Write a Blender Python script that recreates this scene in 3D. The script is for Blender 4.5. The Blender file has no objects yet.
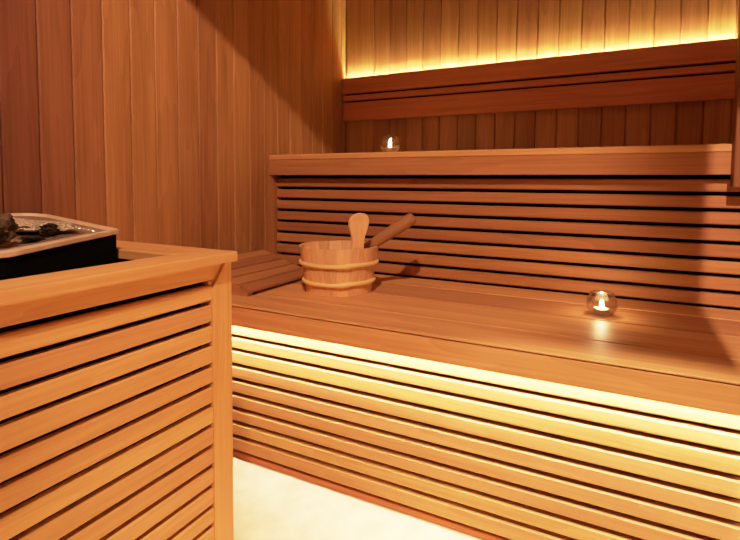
import bpy, math, random
from mathutils import Vector, Matrix, noise
random.seed(7)
scene = bpy.context.scene
COL = scene.collection
PI = math.pi

# ------------------------------------------------------------------ mesh builder
class MB:
    def __init__(self):
        self.v = []; self.f = []; self.g = []; self.r = []; self.sm = []; self.mi = []
    def _add(self, verts, faces, gs, rnd, smooth=False, mi=0):
        o = len(self.v)
        self.v += [tuple(p) for p in verts]; self.g += [tuple(p) for p in gs]; self.r += [rnd] * len(verts)
        self.f += [tuple(i + o for i in f) for f in faces]
        self.sm += [smooth] * len(faces); self.mi += [mi] * len(faces)
    def board(self, p0, p1, axis, bev=0.003, mi=0, rnd=None, bev2=None):
        """box between two corners, long grain along axis 0/1/2, long edges bevelled"""
        lo = [min(a, b) for a, b in zip(p0, p1)]; hi = [max(a, b) for a, b in zip(p0, p1)]
        a = axis; b, c = [i for i in range(3) if i != a]
        rnd = random.random() if rnd is None else rnd
        off = Vector((random.uniform(0, 40), random.uniform(0, 40), random.uniform(0, 40)))
        bv = min(bev, (hi[b] - lo[b]) * .45, (hi[c] - lo[c]) * .45)
        pr = [(lo[b] + bv, lo[c]), (hi[b] - bv, lo[c]), (hi[b], lo[c] + bv), (hi[b], hi[c] - bv),
              (hi[b] - bv, hi[c]), (lo[b] + bv, hi[c]), (lo[b], hi[c] - bv), (lo[b], lo[c] + bv)]
        if bev <= 0: pr = [(lo[b], lo[c]), (hi[b], lo[c]), (hi[b], hi[c]), (lo[b], hi[c])]
        n = len(pr); vs = []; gs = []
        for t in (lo[a], hi[a]):
            for q in pr:
                p = [0, 0, 0]; p[a] = t; p[b] = q[0]; p[c] = q[1]; vs.append(p)
                gs.append((t + off.x, q[0] + off.y, q[1] + off.z))
        fs = [(i, (i + 1) % n, n + (i + 1) % n, n + i) for i in range(n)]
        fs += [tuple(reversed(range(n))), tuple(range(n, 2 * n))]
        self._add(vs, fs, gs, rnd, False, mi)
    def prism(self, poly, lo, hi, ext, grain, mi=0, rnd=None, zfun=None, smooth=False):
        """polygon (2-D, in the two axes other than ext) extruded along ext from lo to hi"""
        b, c = [i for i in range(3) if i != ext]; n = len(poly)
        off = Vector((random.uniform(0, 40), random.uniform(0, 40), random.uniform(0, 40)))
        vs = []; gs = []
        for k, t in enumerate((lo, hi)):
            for q in poly:
                p = [0, 0, 0]; p[ext] = t; p[b] = q[0]; p[c] = q[1]
                if zfun and k: p[ext] = zfun(*q) + (hi if hi else 0)
                vs.append(p)
                d = [i for i in range(3) if i != grain]
                gs.append((p[grain] + off.x, p[d[0]] + off.y, p[d[1]] + off.z))
        fs = [(i, (i + 1) % n, n + (i + 1) % n, n + i) for i in range(n)]
        fs += [tuple(reversed(range(n))), tuple(range(n, 2 * n))]
        self._add(vs, fs, gs, random.random() if rnd is None else rnd, smooth, mi)
    def lathe(self, prof, c=(0, 0, 0), n=40, cap0=False, cap1=False, smooth=True, mi=0, stave=None):
        vs = []; gs = []; fs = []; m = len(prof)
        for i in range(n):
            a = 2 * PI * i / n
            for r, z in prof:
                vs.append((c[0] + r * math.cos(a), c[1] + r * math.sin(a), c[2] + z))
                gs.append((z + 3, r * math.cos(a), r * math.sin(a)))
        for i in range(n):
            j = (i + 1) % n
            for k in range(m - 1):
                fs.append((i * m + k, j * m + k, j * m + k + 1, i * m + k + 1))
        if cap0: fs.append(tuple(reversed([i * m for i in range(n)])))
        if cap1: fs.append(tuple(i * m + m - 1 for i in range(n)))
        self._add(vs, fs, gs, random.random(), smooth, mi)
    def tube(self, pts, rad, n=10, smooth=True, closed=False, mi=0, sx=1, sz=1):
        pts = [Vector(p) for p in pts]; m = len(pts); vs = []; gs = []; fs = []
        rad = rad if isinstance(rad, (list, tuple)) else [rad] * m
        L = 0
        for i, p in enumerate(pts):
            a = pts[(i - 1) % m] if (closed or i) else p
            b = pts[(i + 1) % m] if (closed or i < m - 1) else p
            t = (b - a).normalized(); up = Vector((0, 0, 1)) if abs(t.z) < .95 else Vector((1, 0, 0))
            s = t.cross(up).normalized(); u = s.cross(t)
            if i: L += (p - pts[i - 1]).length
            for k in range(n):
                w = 2 * PI * k / n; d = s * math.cos(w) * sx + u * math.sin(w) * sz
                vs.append(p + d * rad[i]); gs.append((L, d.x * rad[i] + 5, d.z * rad[i] + 2))
        rng = m if closed else m - 1
        for i in range(rng):
            j = (i + 1) % m
            for k in range(n):
                fs.append((i * n + k, i * n + (k + 1) % n, j * n + (k + 1) % n, j * n + k))
        if not closed:
            fs.append(tuple(reversed(range(n)))); fs.append(tuple((m - 1) * n + k for k in range(n)))
        self._add(vs, fs, gs, random.random(), smooth, mi)
    def build(self, name, mats, parent=None, loc=None):
        me = bpy.data.meshes.new(name); me.from_pydata(self.v, [], self.f)
        g = me.attributes.new('grain', 'FLOAT_VECTOR', 'POINT'); g.data.foreach_set('vector', [x for p in self.g for x in p])
        r = me.attributes.new('tone', 'FLOAT', 'POINT'); r.data.foreach_set('value', self.r)
        me.polygons.foreach_set('use_smooth', self.sm)
        mats = mats if isinstance(mats, (list, tuple)) else [mats]
        for m in mats: me.materials.append(m)
        me.polygons.foreach_set('material_index', self.mi)
        me.validate(); me.update()
        import bmesh
        bm = bmesh.new(); bm.from_mesh(me); bmesh.ops.recalc_face_normals(bm, faces=bm.faces); bm.to_mesh(me); bm.free()
        o = bpy.data.objects.new(name, me); COL.objects.link(o)
        if parent:
            o.parent = parent; o.location = Vector((0, 0, 0)) - parent.location
            p = parent.parent
            while p: o.location -= p.location; p = p.parent
        return o

def thing(name, label, cat, loc=(0, 0, 0), group=None):
    o = bpy.data.objects.new(name, None); COL.objects.link(o); o.location = loc; o.empty_display_size = .05
    o['label'] = label; o['category'] = cat
    if group: o['group'] = group
    return o
def tag(o, label, cat, group=None):
    o['label'] = label; o['category'] = cat
    if group: o['group'] = group
    return o
def struct(o):
    o['kind'] = 'structure'; return o

# ------------------------------------------------------------------ materials
def nodes(name):
    m = bpy.data.materials.new(name); m.use_nodes = True
    nt = m.node_tree; nt.nodes.clear()
    out = nt.nodes.new('ShaderNodeOutputMaterial')
    return m, nt, out
def N(nt, t, **k):
    n = nt.nodes.new(t)
    for a, b in k.items(): setattr(n, a, b)
    return n
def wood(name, dark, light, rough=.45, spread=.5, spec=.35, cath=1.0, bump=.06):
    m, nt, out = nodes(name); L = nt.links.new
    at = N(nt, 'ShaderNodeAttribute', attribute_name='grain'); tn = N(nt, 'ShaderNodeAttribute', attribute_name='tone')
    def mapped(s):
        mp = N(nt, 'ShaderNodeMapping'); mp.inputs['Scale'].default_value = s; L(at.outputs['Vector'], mp.inputs['Vector']); return mp
    def noi(mp, sc, det, dist=0.0, ro=.5):
        n = N(nt, 'ShaderNodeTexNoise'); n.inputs['Scale'].default_value = sc; n.inputs['Detail'].default_value = det
        n.inputs['Distortion'].default_value = dist; n.inputs['Roughness'].default_value = ro
        L(mp.outputs[0], n.inputs['Vector']); return n
    def mth(op, a, b=None, v=None):
        n = N(nt, 'ShaderNodeMath', operation=op)
        L(a, n.inputs[0])
        if b is not None: L(b, n.inputs[1])
        if v is not None: n.inputs[1].default_value = v
        return n.outputs[0]
    n1 = noi(mapped((.7, 8, 8)), 1.0, 3, .2)                      # slow figure, contour lines of it give cathedral grain
    ring = mth('FRACT', mth('MULTIPLY', n1.outputs['Fac'], v=11.0))
    ring = mth('MULTIPLY', ring, v=cath)
    n2 = noi(mapped((2.2, 170, 170)), 1.0, 3, 0, .6)               # fine fibres
    n3 = noi(mapped((.9, 22, 22)), 1.0, 2)                         # broad streaks
    a = mth('ADD', mth('MULTIPLY', ring, v=.14), mth('MULTIPLY', n2.outputs['Fac'], v=.55))
    fac = mth('ADD', a, mth('MULTIPLY', n3.outputs['Fac'], v=.55))
    mr = N(nt, 'ShaderNodeMapRange'); mr.inputs['From Min'].default_value = .42; mr.inputs['From Max'].default_value = .86
    L(fac, mr.inputs['Value'])
    mix = N(nt, 'ShaderNodeMix', data_type='RGBA'); mix.inputs[6].default_value = (*light, 1); mix.inputs[7].default_value = (*dark, 1)
    L(mr.outputs[0], mix.inputs[0])
    hs = N(nt, 'ShaderNodeHueSaturation'); L(mix.outputs[2], hs.inputs['Color'])
    # value = (1 - spread/2) + spread * tone
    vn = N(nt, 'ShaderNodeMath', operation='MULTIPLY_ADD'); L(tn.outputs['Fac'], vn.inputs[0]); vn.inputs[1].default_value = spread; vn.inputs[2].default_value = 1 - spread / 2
    L(vn.outputs[0], hs.inputs['Value'])
    hn = N(nt, 'ShaderNodeMath', operation='MULTIPLY_ADD'); L(tn.outputs['Fac'], hn.inputs[0]); hn.inputs[1].default_value = .012; hn.inputs[2].default_value = .494
    L(hn.outputs[0], hs.inputs['Hue'])
    bs = N(nt, 'ShaderNodeBsdfPrincipled'); L(hs.outputs[0], bs.inputs['Base Color'])
    bs.inputs['Roughness'].default_value = rough; bs.inputs['Specular IOR Level'].default_value = spec
    bp = N(nt, 'ShaderNodeBump'); bp.inputs['Strength'].default_value = bump; bp.inputs['Distance'].default_value = .002
    L(n2.outputs['Fac'], bp.inputs['Height']); L(bp.outputs[0], bs.inputs['Normal'])
    L(bs.outputs[0], out.inputs[0]); return m
def plain(name, col, rough=.5, metal=0.0, spec=.5, bumpscale=None, vary=0.0, vscale=60):
    m, nt, out = nodes(name); L = nt.links.new
    bs = N(nt, 'ShaderNodeBsdfPrincipled'); bs.inputs['Base Color'].default_value = (*col, 1)
    bs.inputs['Roughness'].default_value = rough; bs.inputs['Metallic'].default_value = metal; bs.inputs['Specular IOR Level'].default_value = spec
    tc = N(nt, 'ShaderNodeTexCoord'); no = N(nt, 'ShaderNodeTexNoise'); no.inputs['Scale'].default_value = vscale; no.inputs['Detail'].default_value = 5
    L(tc.outputs['Object'], no.inputs['Vector'])
    if vary:
        cr = N(nt, 'ShaderNodeValToRGB'); e = cr.color_ramp.elements
        e[0].position = .38; e[1].position = .62
        e[0].color = (*[c * (1 - vary) for c in col], 1); e[1].color = (*[min(1, c * (1 + vary)) for c in col], 1)
        L(no.outputs['Fac'], cr.inputs[0]); L(cr.outputs[0], bs.inputs['Base Color'])
    if bumpscale:
        bp = N(nt, 'ShaderNodeBump'); bp.inputs['Strength'].default_value = bumpscale; bp.inputs['Distance'].default_value = .004
        L(no.outputs['Fac'], bp.inputs['Height']); L(bp.outputs[0], bs.inputs['Normal'])
    L(bs.outputs[0], out.inputs[0]); return m
def emit(name, col, s):
    m, nt, out = nodes(name); e = N(nt, 'ShaderNodeEmission'); e.inputs[0].default_value = (*col, 1); e.inputs[1].default_value = s
    nt.links.new(e.outputs[0], out.inputs[0]); return m
def thin_glass(name):
    m, nt, out = nodes(name); L = nt.links.new
    t = N(nt, 'ShaderNodeBsdfTransparent'); t.inputs[0].default_value = (.97, .95, .93, 1)
    g = N(nt, 'ShaderNodeBsdfGlossy'); g.inputs['Roughness'].default_value = .06
    fr = N(nt, 'ShaderNodeLayerWeight'); fr.inputs[0].default_value = .5
    pw = N(nt, 'ShaderNodeMath', operation='POWER'); L(fr.outputs['Facing'], pw.inputs[0]); pw.inputs[1].default_value = 2.4
    ma = N(nt, 'ShaderNodeMath', operation='MULTIPLY_ADD'); L(pw.outputs[0], ma.inputs[0]); ma.inputs[1].default_value = .8; ma.inputs[2].default_value = .17
    mx = N(nt, 'ShaderNodeMixShader'); L(ma.outputs[0], mx.inputs[0]); L(t.outputs[0], mx.inputs[1]); L(g.outputs[0], mx.inputs[2])
    L(mx.outputs[0], out.inputs[0]); return m

W_WALL = wood('wood_wall_cladding', (.235, .092, .038), (.39, .175, .077), .55, .36, .25)
W_BENCH = wood('wood_bench', (.38, .17, .076), (.58, .285, .13), .42, .34, .22)
W_UPPER = wood('wood_upper_bench', (.33, .135, .058), (.50, .225, .10), .45, .34, .22)
W_BACKWALL = wood('wood_back_wall', (.33, .145, .058), (.52, .255, .108), .55, .26, .25)
W_SEAT = wood('wood_lower_seat', (.48, .225, .10), (.72, .37, .175), .52, .30, .12)
W_SLAT = wood('wood_bench_slats', (.42, .20, .078), (.62, .335, .138), .42, .20, .35)
W_BACK = wood('wood_backrest', (.45, .16, .062), (.68, .27, .112), .45, .25, .35)
W_POST = wood('wood_post', (.16, .055, .024), (.24, .09, .038), .55, .2, .25)
W_HEAT = wood('wood_heater_guard', (.54, .265, .105), (.74, .40, .165), .45, .22, .35)
W_REST = wood('wood_headrest', (.33, .14, .062), (.48, .22, .1), .5, .3, .2)
W_BUCK = wood('wood_bucket', (.66, .36, .18), (.92, .56, .31), .5, .40, .3, .7)
W_HOOP = wood('wood_hoop', (.86, .58, .24), (.98, .70, .34), .45, .1, .3, .5)
W_LADLE = wood('wood_ladle', (.26, .11, .052), (.38, .175, .083), .5, .1, .3, .5)
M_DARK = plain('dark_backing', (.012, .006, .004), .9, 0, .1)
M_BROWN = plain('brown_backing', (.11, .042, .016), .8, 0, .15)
M_BLACK = plain('black_steel', (.003, .003, .003), .8, .0, .03)
M_RIM = plain('beige_steel_rim', (.68, .52, .37), .38, .25, .5, None, .08, 30)
M_TRAY = plain('brown_steel_tray', (.30, .215, .155), .42, .4, .5, None, .12, 40)
M_GLINT = plain('hole_glint', (.85, .75, .62), .22, .7)
M_STONE_D = plain('stone_dark', (.070, .040, .026), .75, 0, .35, 1.0, .7, 70)
M_STONE_B = plain('stone_black', (.020, .013, .010), .6, 0, .4, 1.0, .6, 80)
M_STONE_G = plain('stone_grey_granular', (.40, .33, .26), .8, 0, .4, 1.0, .6, 260)
M_FLOOR = plain('floor_cream_stone', (.76, .64, .49), .55, 0, .3, .05, .10, 16)
M_WAX = plain('wax', (.85, .75, .6), .4, 0, .4); b_ = [n for n in M_WAX.node_tree.nodes if n.type == 'BSDF_PRINCIPLED'][0]; b_.inputs['Emission Color'].default_value = (1, .6, .3, 1); b_.inputs['Emission Strength'].default_value = 2.5  # emission stands in for flame light scattered through the wax
M_TIN = plain('tin_cup', (.75, .72, .68), .3, .9)
M_WICK = plain('wick', (.02, .015, .01), .9)
M_GLASS = thin_glass('candle_glass')
M_FLAME = emit('flame', (1.0, .66, .32), 1150)
M_LED_L = emit('led_lower', (1.0, .74, .45), 290)
M_LED_U = emit('led_upper', (1.0, .80, .36), 640)

# ------------------------------------------------------------------ room shell
XR, YF, CEIL = 2.45, -.50, 2.32
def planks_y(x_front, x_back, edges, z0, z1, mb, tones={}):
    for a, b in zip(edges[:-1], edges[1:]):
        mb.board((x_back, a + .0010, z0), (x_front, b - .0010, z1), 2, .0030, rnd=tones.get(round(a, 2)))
def planks_x(y_front, y_back, edges, z0, z1, mb):
    for a, b in zip(edges[:-1], edges[1:]):
        mb.board((a + .0011, y_back, z0), (b - .0011, y_front, z1), 2, .0036)
w = MB()
ed = [.7192 + .08444 * n for n in range(-15, 18)] + [2.2025]
planks_y(0, -.018, ed, -.02, CEIL, w, {.72: -.5, .80: .15, .63: -.9, .55: -.9, .89: .75, .97: .9, 1.06: .85, 1.14: .7, 1.23: .5, 1.31: 1.0, 1.39: 1.15, 1.48: .7, 1.56: .95, 1.65: 1.25, 1.73: 1.5, 1.82: 1.15, 1.9: 1.5, 1.99: 1.6, 2.07: 1.3, 2.15: 1.4}); w.board((-.05, ed[0], -.05), (-.0185, 2.26, CEIL + .03), 1, 0)  # front planks toned darker, rear ones lighter: light falloff painted into the wood
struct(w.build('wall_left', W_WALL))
w = MB()
ed = [0] + [.157 + .0849 * n - .0849 for n in range(1, 29)]
ed = [e for e in ed if e < XR] + [XR]
planks_x(2.2025, 2.2205, ed, -.02, CEIL, w); w.board((-.05, 2.221, -.05), (XR + .05, 2.26, CEIL + .03), 0, 0)
struct(w.build('wall_back', W_BACKWALL))
w = MB()
ed = [-.55 + .0845 * n for n in range(0, 33)] + [2.2025]
planks_y(XR, XR + .018, ed, -.02, CEIL, w); w.board((XR + .0185, -.55, -.05), (XR + .05, 2.26, CEIL + .03), 1, 0)
struct(w.build('wall_right', W_WALL))
w = MB()
ed = [-.05 + .0961 * n for n in range(0, 27)]
for a, b in zip(ed[:-1], ed[1:]): w.board((a, -.55, CEIL), (b, 2.2, CEIL + .02), 1, .003)
struct(w.build('ceiling', W_WALL))
w = MB(); w.board((-.05, -2.4, -.05), (XR + .05, 2.26, 0), 0, 0, mi=0)
struct(w.build('floor', M_FLOOR))
# front wall behind the camera: jambs, header and a short stile dropping from the header
w = MB()
w.board((-.05, YF - .06, 0), (1.4705, YF, CEIL + .03), 2, .002)
w.board((2.25, YF - .06, 0), (XR + .05, YF, CEIL + .03), 2, .002)
w.board((1.466, YF - .06, 2.035), (2.25, YF, CEIL + .03), 0, .002)
struct(w.build('wall_front', W_WALL))
w = MB(); w.board((.001, .285, 1.97 - .455 * .32), (XR - .001, .32, CEIL - .001), 0, .002)  # unseen board added to cut the spot light into a diagonal wall shadow
struct(w.build('shadow_board_1', W_WALL))

# ------------------------------------------------------------------ lower bench
SZ = .4663; X1 = XR - .002
lb = thing('lower_bench', 'wide lower sauna bench with slatted front lit from under its lip', 'bench', (1.2, 1.3, 0))
sy = [1.0300, 1.163, 1.343, 1.505, 1.6365]
b = MB()
for a, c in zip(sy[:-1], sy[1:]): b.board((.002, a + .0008, SZ - .028), (X1, c - .0008, SZ), 0, .0035)
b.board((.002, 1.0242, .4629), (X1, 1.0306, SZ), 0, .0009, rnd=.6)
b.build('seat', W_SEAT, lb)
b = MB(); b.board((.002, 1.024, .409), (X1, 1.0262, .4603), 0, .0004, rnd=.62); b.board((.002, 1.0262, .409), (X1, 1.0315, .437), 0, 0, rnd=.62); b.board((.002, 1.0318, .424), (X1, 1.0455, .437), 0, 0, rnd=.62)
b.build('front_lip', W_SEAT, lb)
gz = [.3602, .3213, .2779, .2352, .1927, .1497, .1089, .0673, .0215]
b = MB(); top = .409
for z in gz:
    b.board((.002, 1.069, z + .0045), (X1, 1.089, top), 0, .0035); top = z - .0045
b.build('slat_panel', W_SLAT, lb)
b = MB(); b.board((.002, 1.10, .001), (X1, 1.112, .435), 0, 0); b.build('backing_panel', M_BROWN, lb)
b = MB(); b.board((.002, 1.0765, .0005), (X1, 1.099, .0165), 0, .002, rnd=.1); b.build('plinth', W_BACK, lb)
b = MB(); b.board((.004, 1.0325, .4195), (X1 - .004, 1.0405, .4225), 0, 0)
o = b.build('light_strip', M_LED_L, lb); o['label'] = 'warm white light strip under the bench lip'

# ------------------------------------------------------------------ upper bench
ub = thing('upper_bench', 'high upper sauna bench with a slatted riser and thick front board', 'bench', (1.2, 1.9, 0))
b = MB(); b.board((.001, 1.5917, .8305), (1.531, 1.614, .8888), 0, .0012, rnd=.5); b.build('front_board', W_UPPER, ub)
b = MB(); ys = [1.6905, 1.818, 1.945, 2.072, 2.199]
for a, c in zip(ys[:-1], ys[1:]): b.board((.002, a + .001, .8892), (X1, c - .001, .911), 0, .0025)
b.board((.001, 1.5912, .8892), (1.531, 1.6895, .911), 0, .0035, rnd=.95); b.board((1.5315, 1.61, .8892), (X1, 1.6895, .911), 0, .0025)
b.build('seat', W_BENCH, ub)
gz = [.8247, .7794, .735, .6902, .6459, .6006, .5561, .5111, .4663]
b = MB()
for hi, lo in zip(gz[:-1], gz[1:]):
    b.board((.002, 1.6375, lo + .0055), (X1, 1.6575, hi - .0055), 0, .003)
b.build('slat_panel', W_UPPER, ub)
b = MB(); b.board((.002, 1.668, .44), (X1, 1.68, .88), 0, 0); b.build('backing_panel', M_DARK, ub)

# upright board at the right end of the upper bench
t = thing('upright_post', 'brown wooden upright post ending the upper bench at the right edge', 'post', (1.53, 1.56, .798))
b = MB(); b.board((1.5125, 1.545, .7985), (1.60, 1.590, 1.0545), 2, .002); b.build('lower_board', W_POST, t)
b = MB(); b.board((1.5115, 1.543, 1.0565), (1.60, 1.590, CEIL - .001), 2, .0025); b.build('upper_board', W_POST, t)

# ------------------------------------------------------------------ backrest
bk = thing('backrest', 'dark wooden three-board backrest with a yellow glow along its top', 'backrest', (1.2, 2.18, 1.1))
b = MB(); b.board((.003, 2.1627, 1.2420), (X1, 2.186, 1.3190), 0, .002, rnd=.45); b.build('top_board', W_BACK, bk)
b = MB(); b.board((.008, 2.1640, 1.2065), (X1, 2.186, 1.2325), 0, .002, rnd=.3); b.build('middle_board', W_BACK, bk)
b = MB(); b.board((.007, 2.1627, 1.1085), (X1, 2.186, 1.1980), 0, .002, rnd=.2); b.build('bottom_board', W_BACK, bk)
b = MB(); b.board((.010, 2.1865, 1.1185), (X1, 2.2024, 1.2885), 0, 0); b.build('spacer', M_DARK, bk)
b = MB(); b.board((.006, 2.1875, 1.3075), (X1 - .004, 2.1900, 1.3115), 0, 0)
o = b.build('light_strip', M_LED_U, bk); o['label'] = 'yellow light strip behind the top board'

# ------------------------------------------------------------------ heater guard
HX = .5315
hg = thing('heater_guard', 'slatted wooden guard around the heater with a flat top rail', 'guard', (.3, .4, 0))
gz = [.5968, .5557, .5121, .4706, .4264, .3854, .3434, .2999, .2563, .214, .1714, .1275, .087, .0445, .003]
b = MB()
top = .5915
for i, z in enumerate(gz[1:]):
    b.board((HX - .018, -.12, z + .0048), (HX, .745, top), 1, .003); top = z - .0048
b.build('side_slat_panel', W_HEAT, hg)
b = MB(); b.board((HX - .020, -.12, .6018), (HX - .003, .790, .6372), 1, .0015, rnd=.35)
b.board((HX - .018, .738, .57), (HX - .0035, .790, .6015), 2, .001, rnd=.15); b.build('fascia_board', W_HEAT, hg)  # darker block fills the post's cut, standing in for shade under the rail
b = MB()
top = .5915
for i, z in enumerate(gz[1:]):
    b.board((.002, .772, z + .0042), (.505, .790, top), 0, .003); top = z - .0042
b.board((.002, .772, .6018), (.505, .790, .6372), 0, .0015)
b.build('end_slat_panel', W_HEAT, hg)
b = MB()
b.prism([(.7415, .001), (.795, .001), (.795, .634), (.779, .634), (.7415, .5855)], HX - .03, HX + .0035, 0, 2, rnd=.6)  # diagonal top cut shapes the rail's slanting shadow edge into the post
b.build('corner_post', W_HEAT, hg)
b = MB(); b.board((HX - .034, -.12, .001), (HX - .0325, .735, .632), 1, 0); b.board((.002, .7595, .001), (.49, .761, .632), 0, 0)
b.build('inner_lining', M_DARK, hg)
b = MB()
RZ0, RZ1 = .6375, .6575; e = .003
def railprism(poly, grain, rnd):
    # plan polygon with softly chamfered top edge
    n = len(poly); c = Vector((sum(p[0] for p in poly) / n, sum(p[1] for p in poly) / n))
    inner = []
    for p in poly:
        q = Vector(p); d = Vector((math.copysign(1, c.x - q.x), math.copysign(1, c.y - q.y))) * .0015; inner.append(q + d)
    vs = [(p[0], p[1], RZ0) for p in poly] + [(p[0], p[1], RZ1 - e) for p in poly] + [(p[0], p[1], RZ1) for p in inner]
    off = (random.random() * 30, random.random() * 30, random.random() * 30)
    d = [i for i in range(3) if i != grain]
    gs = [(v[grain] + off[0], v[d[0]] + off[1], v[d[1]] + off[2]) for v in vs]
    fs = [tuple(reversed(range(n))), tuple(range(2 * n, 3 * n))]
    for k in (0, n):
        fs += [(k + i, k + (i + 1) % n, k + n + (i + 1) % n, k + n + i) for i in range(n)]
    b._add(vs, fs, gs, rnd)
railprism([(.478, -.12), (.5565, -.12), (.5565, .7905), (.478, .6915)], 1, .55)
railprism([(.001, .6915), (.4775, .6915), (.556, .7905), (.001, .7905)], 0, .35)
b.build('top_rail', W_HEAT, hg)

# ------------------------------------------------------------------ heater
ht = thing('sauna_heater', 'black sauna stove with a beige metal rim set inside the wooden guard', 'heater', (.25, .38, 0))
def topz(x): return .702 + (.328 - x) * .089
plan = [(.440, .418), (.437, .430), (.432, .442), (.341, .672), (.338, .678), (.332, .681), (.10, .681)]
plan += [(.05 + .05 * (1 - math.sin(a)), .681 - .05 * (1 - math.cos(a))) for a in (.4, .8, 1.2, PI / 2)]
low = [(x, .73 - y) for x, y in reversed(plan)]
plan_full = plan + low
pl = []
for p in plan_full:
    if not pl or (Vector(p) - Vector(pl[-1])).length > 1e-4: pl.append(p)
cx_, cy_ = .25, .365
def inset(p, d):
    v = Vector((p[0] - cx_, p[1] - cy_)); l = v.length; return (cx_ + v.x * (l - d) / l, cy_ + v.y * (l - d) / l)
def ring_mesh(levels, mat, name, capbottom=False, captop=False, smooth=False):
    mb = MB(); n = len(pl); vs = []
    for d, dz, absz in levels:
        for p in pl:
            q = inset(p, d); vs.append((q[0], q[1], absz if absz is not None else topz(q[0]) + dz))
    fs = []
    for k in range(len(levels) - 1):
        fs += [(k * n + i, k * n + (i + 1) % n, (k + 1) * n + (i + 1) % n, (k + 1) * n + i) for i in range(n)]
    if capbottom: fs.append(tuple(reversed(range(n))))
    if captop: fs.append(tuple((len(levels) - 1) * n + i for i in range(n)))
    mb._add(vs, fs, vs, .5, smooth); return mb.build(name, mat, ht)
ring_mesh([(.005, 0, .002), (.005, -.0095, None)], M_BLACK, 'casing', True, True)
ring_mesh([(.0052, -.0095, None), (.001, -.0090, None), (0, -.0078, None), (0, -.001, None), (.003, .0008, None), (.012, .0008, None), (.016, -.004, None)], M_RIM, 'rim', False, False)
ring_mesh([(.0145, -.0054, None), (.0145, -.0042, None)], M_TRAY, 'tray', True, True)
b = MB()
for i in range(9):
    x = .312 - .0145 * i; y = .640; z = topz(x) - .0045
    b.lathe([(.0001, .0036), (.0024, .003), (.0040, .0010), (.0045, -.0005)], (x, y, z), 12)
b.build('glint_row', M_GLINT, ht)  # pale domes stand in for highlights on the tray's perforations
b = MB()
for i in range(14):
    x0, x1 = .19, .395; y = .50 + .0085 * i
    x1 = min(x1, .437 - (y - .43) * .445 - .03)
    vs = [(x0, y), (x1, y), (x1, y + .003), (x0, y + .003)]
    b._add([(q[0], q[1], topz(q[0]) - .0036) for q in vs] + [(q[0], q[1], topz(q[0]) - .002) for q in vs],
           [(3, 2, 1, 0), (4, 5, 6, 7), (0, 1, 5, 4), (1, 2, 6, 5), (2, 3, 7, 6), (3, 0, 4, 7)], [(0, 0, 0)] * 8, .5)
b.build('grille', M_TRAY, ht)

# stones on the tray
def stone(name, loc, size, seed, mat, label, rot=0, rough=.35, sub=5):
    import bmesh
    bm = bmesh.new(); bmesh.ops.create_icosphere(bm, subdivisions=sub, radius=1)
    for v in bm.verts:
        p = v.co.copy(); q = p * 1.3 + Vector((seed * 3.1, seed * 1.7, seed))
        d = 1 + rough * noise.noise(q) + rough * .55 * noise.noise(q * 2.7) + rough * .35 * noise.noise(q * 6)
        c = noise.cell(q * 1.6); d += rough * .25 * (c - .5)
        v.co = Vector((p.x * size[0], p.y * size[1], p.z * size[2])) * d
    mn = min(v.co.z for v in bm.verts)
    for v in bm.verts: v.co.z -= mn
    me = bpy.data.meshes.new(name); bm.to_mesh(me); bm.free(); me.materials.append(mat)
    for p in me.polygons: p.use_smooth = sub > 3
    o = bpy.data.objects.new(name, me); COL.objects.link(o)
    o.location = (loc[0], loc[1], topz(loc[0]) - .0035 + (loc[2] if len(loc) > 2 else 0))
    o.rotation_euler = (0, math.atan(.089), rot)
    tag(o, label, 'stone', 'stones on the heater'); return o
stone('heater_stone', (.378, .425), (.028, .034, .024), 1, M_STONE_D, 'rugged dark brown stone at the left edge of the heater tray', .4, .45)
stone('heater_stone', (.262, .525), (.088, .060, .012), 2, M_STONE_G, 'broad flat grey granular stone spread in the middle of the tray', .9, .22)
stone('heater_stone', (.330, .548), (.036, .010, .009), 3, M_STONE_B, 'jagged black stone shard leaning at the right of the tray', 2.15, .6)
stone('heater_stone', (.362, .492), (.026, .011, .004), 5, M_STONE_B, 'flat thin black stone chip by the front rim of the tray', 1.95, .5)

# ------------------------------------------------------------------ headrest ramp
hr = thing('headrest', 'low sloping slatted wooden headrest on the lower bench in the corner', 'headrest', (.2, 1.28, SZ))
X0, XE, Y0, Y1 = .075, .305, 1.121, 1.457
sl = .30; tz = lambda x: .4866 + sl * (.297 - x)
for y0 in (Y0, Y1 - .022):
    b = MB(); th = .009
    b.prism([(X0, SZ + .0005), (.2925, SZ + .0005), (.2960, tz(.296) - th), (X0, tz(X0) - th)], y0 + (0.0 if y0 == Y0 else 0), y0 + .022, 1, 0, rnd=.6)
    b.build('side_rail', W_REST, hr)
n = 5; wd = (XE - X0) / n
for i in range(n):
    a = X0 + i * wd + .0044; c = X0 + (i + 1) * wd - .0044
    b = MB(); b.prism([(a, tz(a) - .0088), (c, tz(c) - .0088), (c, tz(c) - .0015), (c - .0015, tz(c - .0015)), (a + .0015, tz(a + .0015)), (a, tz(a) - .0015)], Y0 + .002, Y1, 1, 1)
    b.build('slat', W_REST, hr)

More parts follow.
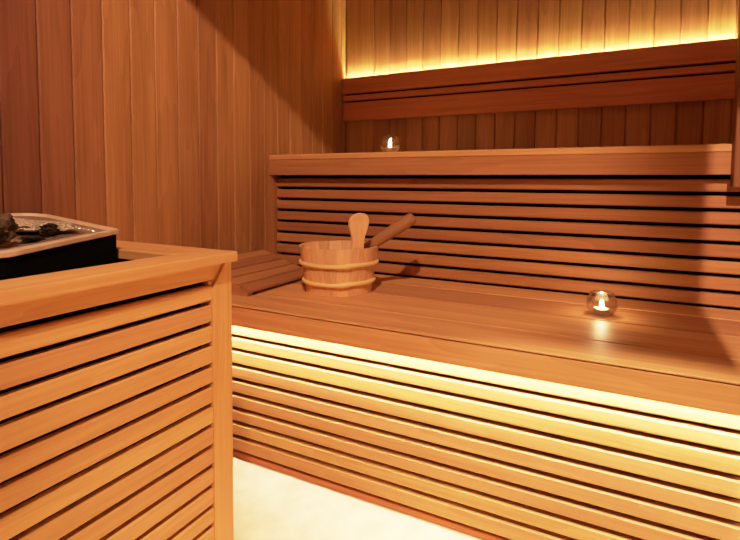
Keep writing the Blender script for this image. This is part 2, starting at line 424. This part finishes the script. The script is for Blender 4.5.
# ------------------------------------------------------------------ bucket
BX, BY = .4805, 1.3314; R0, R1, BH = .1016, .1245, .1411
bu = thing('sauna_bucket', 'wooden stave bucket with pale hoops and one tall rounded ear', 'bucket', (BX, BY, SZ))
b = MB(); ns = 18; th = .011
ear_a = math.radians(-33)
def rad(z): return R0 + (R1 - R0) * z / BH
for i in range(ns):
    a0 = ear_a + (i - .5) * 2 * PI / ns; a1 = a0 + 2 * PI / ns; vs = []; gs = []
    off = random.random() * 30; K = 5; g = .0025
    for z in (0, BH):
        for r in (rad(z), rad(z) - th):
            for k in range(K):
                a = a0 + g + (a1 - a0 - 2 * g) * k / (K - 1)
                rr = r - (.0007 if k in (0, K - 1) and r == rad(z) else 0)
                vs.append((BX + rr * math.cos(a), BY + rr * math.sin(a), SZ + .0005 + z)); gs.append((z + off, a * .12 + off, r))
    idx = lambda zi, ri, k: (zi * 2 + ri) * K + k
    fs = []
    for k in range(K - 1):
        fs += [(idx(0, 0, k), idx(0, 0, k + 1), idx(1, 0, k + 1), idx(1, 0, k)), (idx(0, 1, k + 1), idx(0, 1, k), idx(1, 1, k), idx(1, 1, k + 1)),
               (idx(1, 0, k), idx(1, 0, k + 1), idx(1, 1, k + 1), idx(1, 1, k)), (idx(0, 0, k + 1), idx(0, 0, k), idx(0, 1, k), idx(0, 1, k + 1))]
    for k in (0, K - 1): fs.append((idx(0, 0, k), idx(1, 0, k), idx(1, 1, k), idx(0, 1, k)))
    b._add(vs, fs, gs, random.random())
b.build('staves', W_BUCK, bu)
b = MB(); b.lathe([(.0001, .010), (rad(.01) - th, .010)], (BX, BY, SZ)); b.build('bottom_board', W_BUCK, bu)
def hoop(z, rr, kink):
    pts = []; n = 72
    for i in range(n):
        a = 2 * PI * i / n
        d = (a - kink + PI) % (2 * PI) - PI
        s = 1 / (1 + math.exp(-d * 16)); up = .0055 * (s - .5) * math.exp(-abs(d) * 1.1)
        bulge = .0012 * math.exp(-(d / .18) ** 2)
        r = rad(z - SZ) + .0022 + bulge; pts.append((BX + r * math.cos(a), BY + r * math.sin(a), z + up))
    mb = MB(); mb.tube(pts, [rr + .0016 * math.exp(-((((2 * PI * i / n) - kink + PI) % (2 * PI) - PI) / .2) ** 2) for i in range(n)], 10, True, True)
    return mb.build('hoop', W_HOOP, bu)
hoop(.5585, .0064, math.radians(-46)); hoop(.5025, .0062, math.radians(-50))
# ear: an extended stave, rounded paddle top
b = MB(); prof = []
for s, hw in ((0, .0235), (.012, .0195), (.028, .0185), (.045, .0215), (.062, .0275), (.078, .0315), (.090, .0315), (.100, .0275), (.107, .020), (.111, .010), (.1122, .0)):
    prof.append((s, hw))
outl = [(-hw, s) for s, hw in prof] + [(hw, s) for s, hw in reversed(prof[:-1])]
er = Vector((math.cos(ear_a), math.sin(ear_a), 0)); et = Vector((-math.sin(ear_a), math.cos(ear_a), 0)); slope = (R1 - R0) / BH
vs = []
for inn in (0, .012):
    for u_, s in outl:
        p = Vector((BX, BY, SZ + BH - .004 + s)) + er * (math.sqrt(max(R1 ** 2 - u_ ** 2, 0)) * 1 + slope * s - inn - (.0 if s > .001 else .0005)) + et * u_
        vs.append(p)
n = len(outl)
fs = [tuple(range(n)), tuple(reversed(range(n, 2 * n)))] + [(i, (i + 1) % n, n + (i + 1) % n, n + i) for i in range(n)]
b._add(vs, fs, [(p.z, p.x * .3, p.y * .3) for p in vs], .55)
o = b.build('ear', W_BUCK, bu)
mod = o.modifiers.new('bevel', 'BEVEL'); mod.width = .002; mod.segments = 2; mod.limit_method = 'ANGLE'

# ladle resting in the bucket
tip = Vector((.694, 1.425, .6985)); rim = Vector((.578, 1.375, .6135)); dr = (tip - rim).normalized()
bowl_c = Vector((BX - .030, BY - .015, SZ + .052))
ld = thing('ladle', 'brown wooden ladle standing in the bucket with its thick handle sticking out', 'ladle', tuple(bowl_c))
start = rim - dr * .095
pts = [start + (tip - start) * t for t in (0, .2, .4, .55, .7, .85, .94, .975, .992, 1)]
b = MB(); b.tube(pts, [.0145, .0155, .0168, .0178, .0190, .0195, .0192, .0170, .013, .006], 18, True, False); b.build('handle', W_LADLE, ld)
b = MB(); b.lathe([(.0001, -.022), (.02, -.020), (.034, -.010), (.040, .012), (.040, .016), (.036, .016), (.034, .004), (.026, -.010), (.0001, -.014)], tuple(bowl_c), 28)
b.build('bowl', W_LADLE, ld)

# ------------------------------------------------------------------ candles
def candle(x, y, z, lab_glass, lab_light):
    h = thing('candle_holder', lab_glass, 'candle holder', (x, y, z), 'glass candle holders')
    b = MB(); b.lathe([(.0001, .0030), (.014, .0032), (.026, .0075), (.0345, .018), (.0375, .030), (.0350, .044), (.0295, .056), (.0278, .062),
                       (.0262, .0618), (.0280, .055), (.0332, .0435), (.0357, .030), (.0328, .019), (.025, .0095), (.014, .0060), (.0001, .0058)], (x, y, z - .0028), 48)
    b.build('bowl', M_GLASS, h)
    c = thing('tea_light', lab_light, 'candle', (x, y, z + .0035), 'lit tea lights')
    zz = z + .0075
    b = MB(); b.lathe([(.0001, 0), (.0185, 0), (.0190, .0105), (.0195, .011), (.0184, .0108), (.0180, .007)], (x, y, zz), 32); b.build('cup', M_TIN, c)
    b = MB(); b.lathe([(.0179, .001), (.0179, .0085), (.008, .0075), (.0001, .0074)], (x, y, zz), 28); b.build('wax', M_WAX, c)
    b = MB(); b.tube([(x, y, zz + .007), (x + .0004, y, zz + .013)], .0008, 8); b.build('wick', M_WICK, c)
    b = MB(); b.lathe([(.0001, .0100), (.0026, .0120), (.0044, .0160), (.0042, .0200), (.0027, .0255), (.0010, .0310), (.0001, .0335)], (x, y, zz), 16); b.build('flame', M_FLAME, c)
candle(1.2255, 1.4000, SZ, 'round clear glass candle holder on the lower bench right of the bucket', 'lit tea light inside the glass on the lower bench')
candle(.511, 1.636, .911, 'small clear glass candle holder on the front edge of the upper bench', 'lit tea light inside the glass on the upper bench')

# ------------------------------------------------------------------ lights
def lamp(name, kind, loc, power, col, **k):
    d = bpy.data.lights.new(name, kind); d.energy = power; d.color = col
    for a, v in k.items(): setattr(d, a, v)
    o = bpy.data.objects.new(name, d); COL.objects.link(o); o.location = loc; return o
lamp('doorway_lamp', 'POINT', (1.472, -1.9, 2.7), 750, (1.0, .63, .41), shadow_soft_size=.010)
o = lamp('spot_lamp', 'SPOT', (1.2, -.15, 2.04), 150, (1.0, .60, .36), shadow_soft_size=.008, spot_size=math.radians(74), spot_blend=.38)
o.rotation_euler = (Vector((.05, 1.4, .92)) - Vector((1.2, -.15, 2.04))).to_track_quat('-Z', 'Y').to_euler()
lamp('fill_spot', 'SPOT', (1.30, .40, CEIL - .03), 430, (1.0, .70, .38), shadow_soft_size=.04, spot_size=math.radians(45), spot_blend=.45)  # added fill spot, brightens the floor and bench front by bounce
o = lamp('fill_area', 'AREA', (1.5, .5, CEIL - .02), 2.5, (1.0, .62, .38), shape='DISK', size=.5)  # added soft fill from above, no fixture modelled
wd_ = bpy.data.worlds.new('world'); scene.world = wd_; wd_.use_nodes = True
bg = wd_.node_tree.nodes['Background']; bg.inputs[0].default_value = (1, .5, .26, 1); bg.inputs[1].default_value = .12

# ------------------------------------------------------------------ camera
cam = bpy.data.cameras.new('camera'); co = bpy.data.objects.new('camera', cam); COL.objects.link(co)
yaw, pit, roll, f = .4741, -.0594, .0077, 498.1657
Rm = Matrix.Rotation(yaw, 3, 'Z') @ Matrix.Rotation(PI / 2 + pit, 3, 'X') @ Matrix.Rotation(roll, 3, 'Z')
co.matrix_world = Matrix.Translation((1.2715, 0, .8)) @ Rm.to_4x4()
cam.sensor_fit = 'HORIZONTAL'; cam.sensor_width = 36; cam.lens = 36 * f / 740
cam.shift_x = 0; cam.shift_y = (213.1231 - 270) / 740
cam.clip_start = .02
scene.camera = co
scene.view_settings.view_transform = 'Standard'
scene.view_settings.look = 'None'
scene.view_settings.exposure = 0
# soft highlight shoulder, as a camera's tone curve
vs_ = scene.view_settings; vs_.use_curve_mapping = True; cm = vs_.curve_mapping
cm.white_level = (4, 4, 4); cm.use_clip = True
cv = cm.curves[3]
cv.points[0].location = (0, 0); cv.points[1].location = (1, 1)
for x_, y_ in ((.1, .40), (.15, .575), (.21, .71), (.30, .82), (.45, .91), (.7, .97)): cv.points.new(x_, y_)
cm.update()
scene.cycles.use_denoising = True
scene.cycles.max_bounces = 8; scene.cycles.diffuse_bounces = 5; scene.cycles.transparent_max_bounces = 12
scene.cycles.sample_clamp_indirect = 6
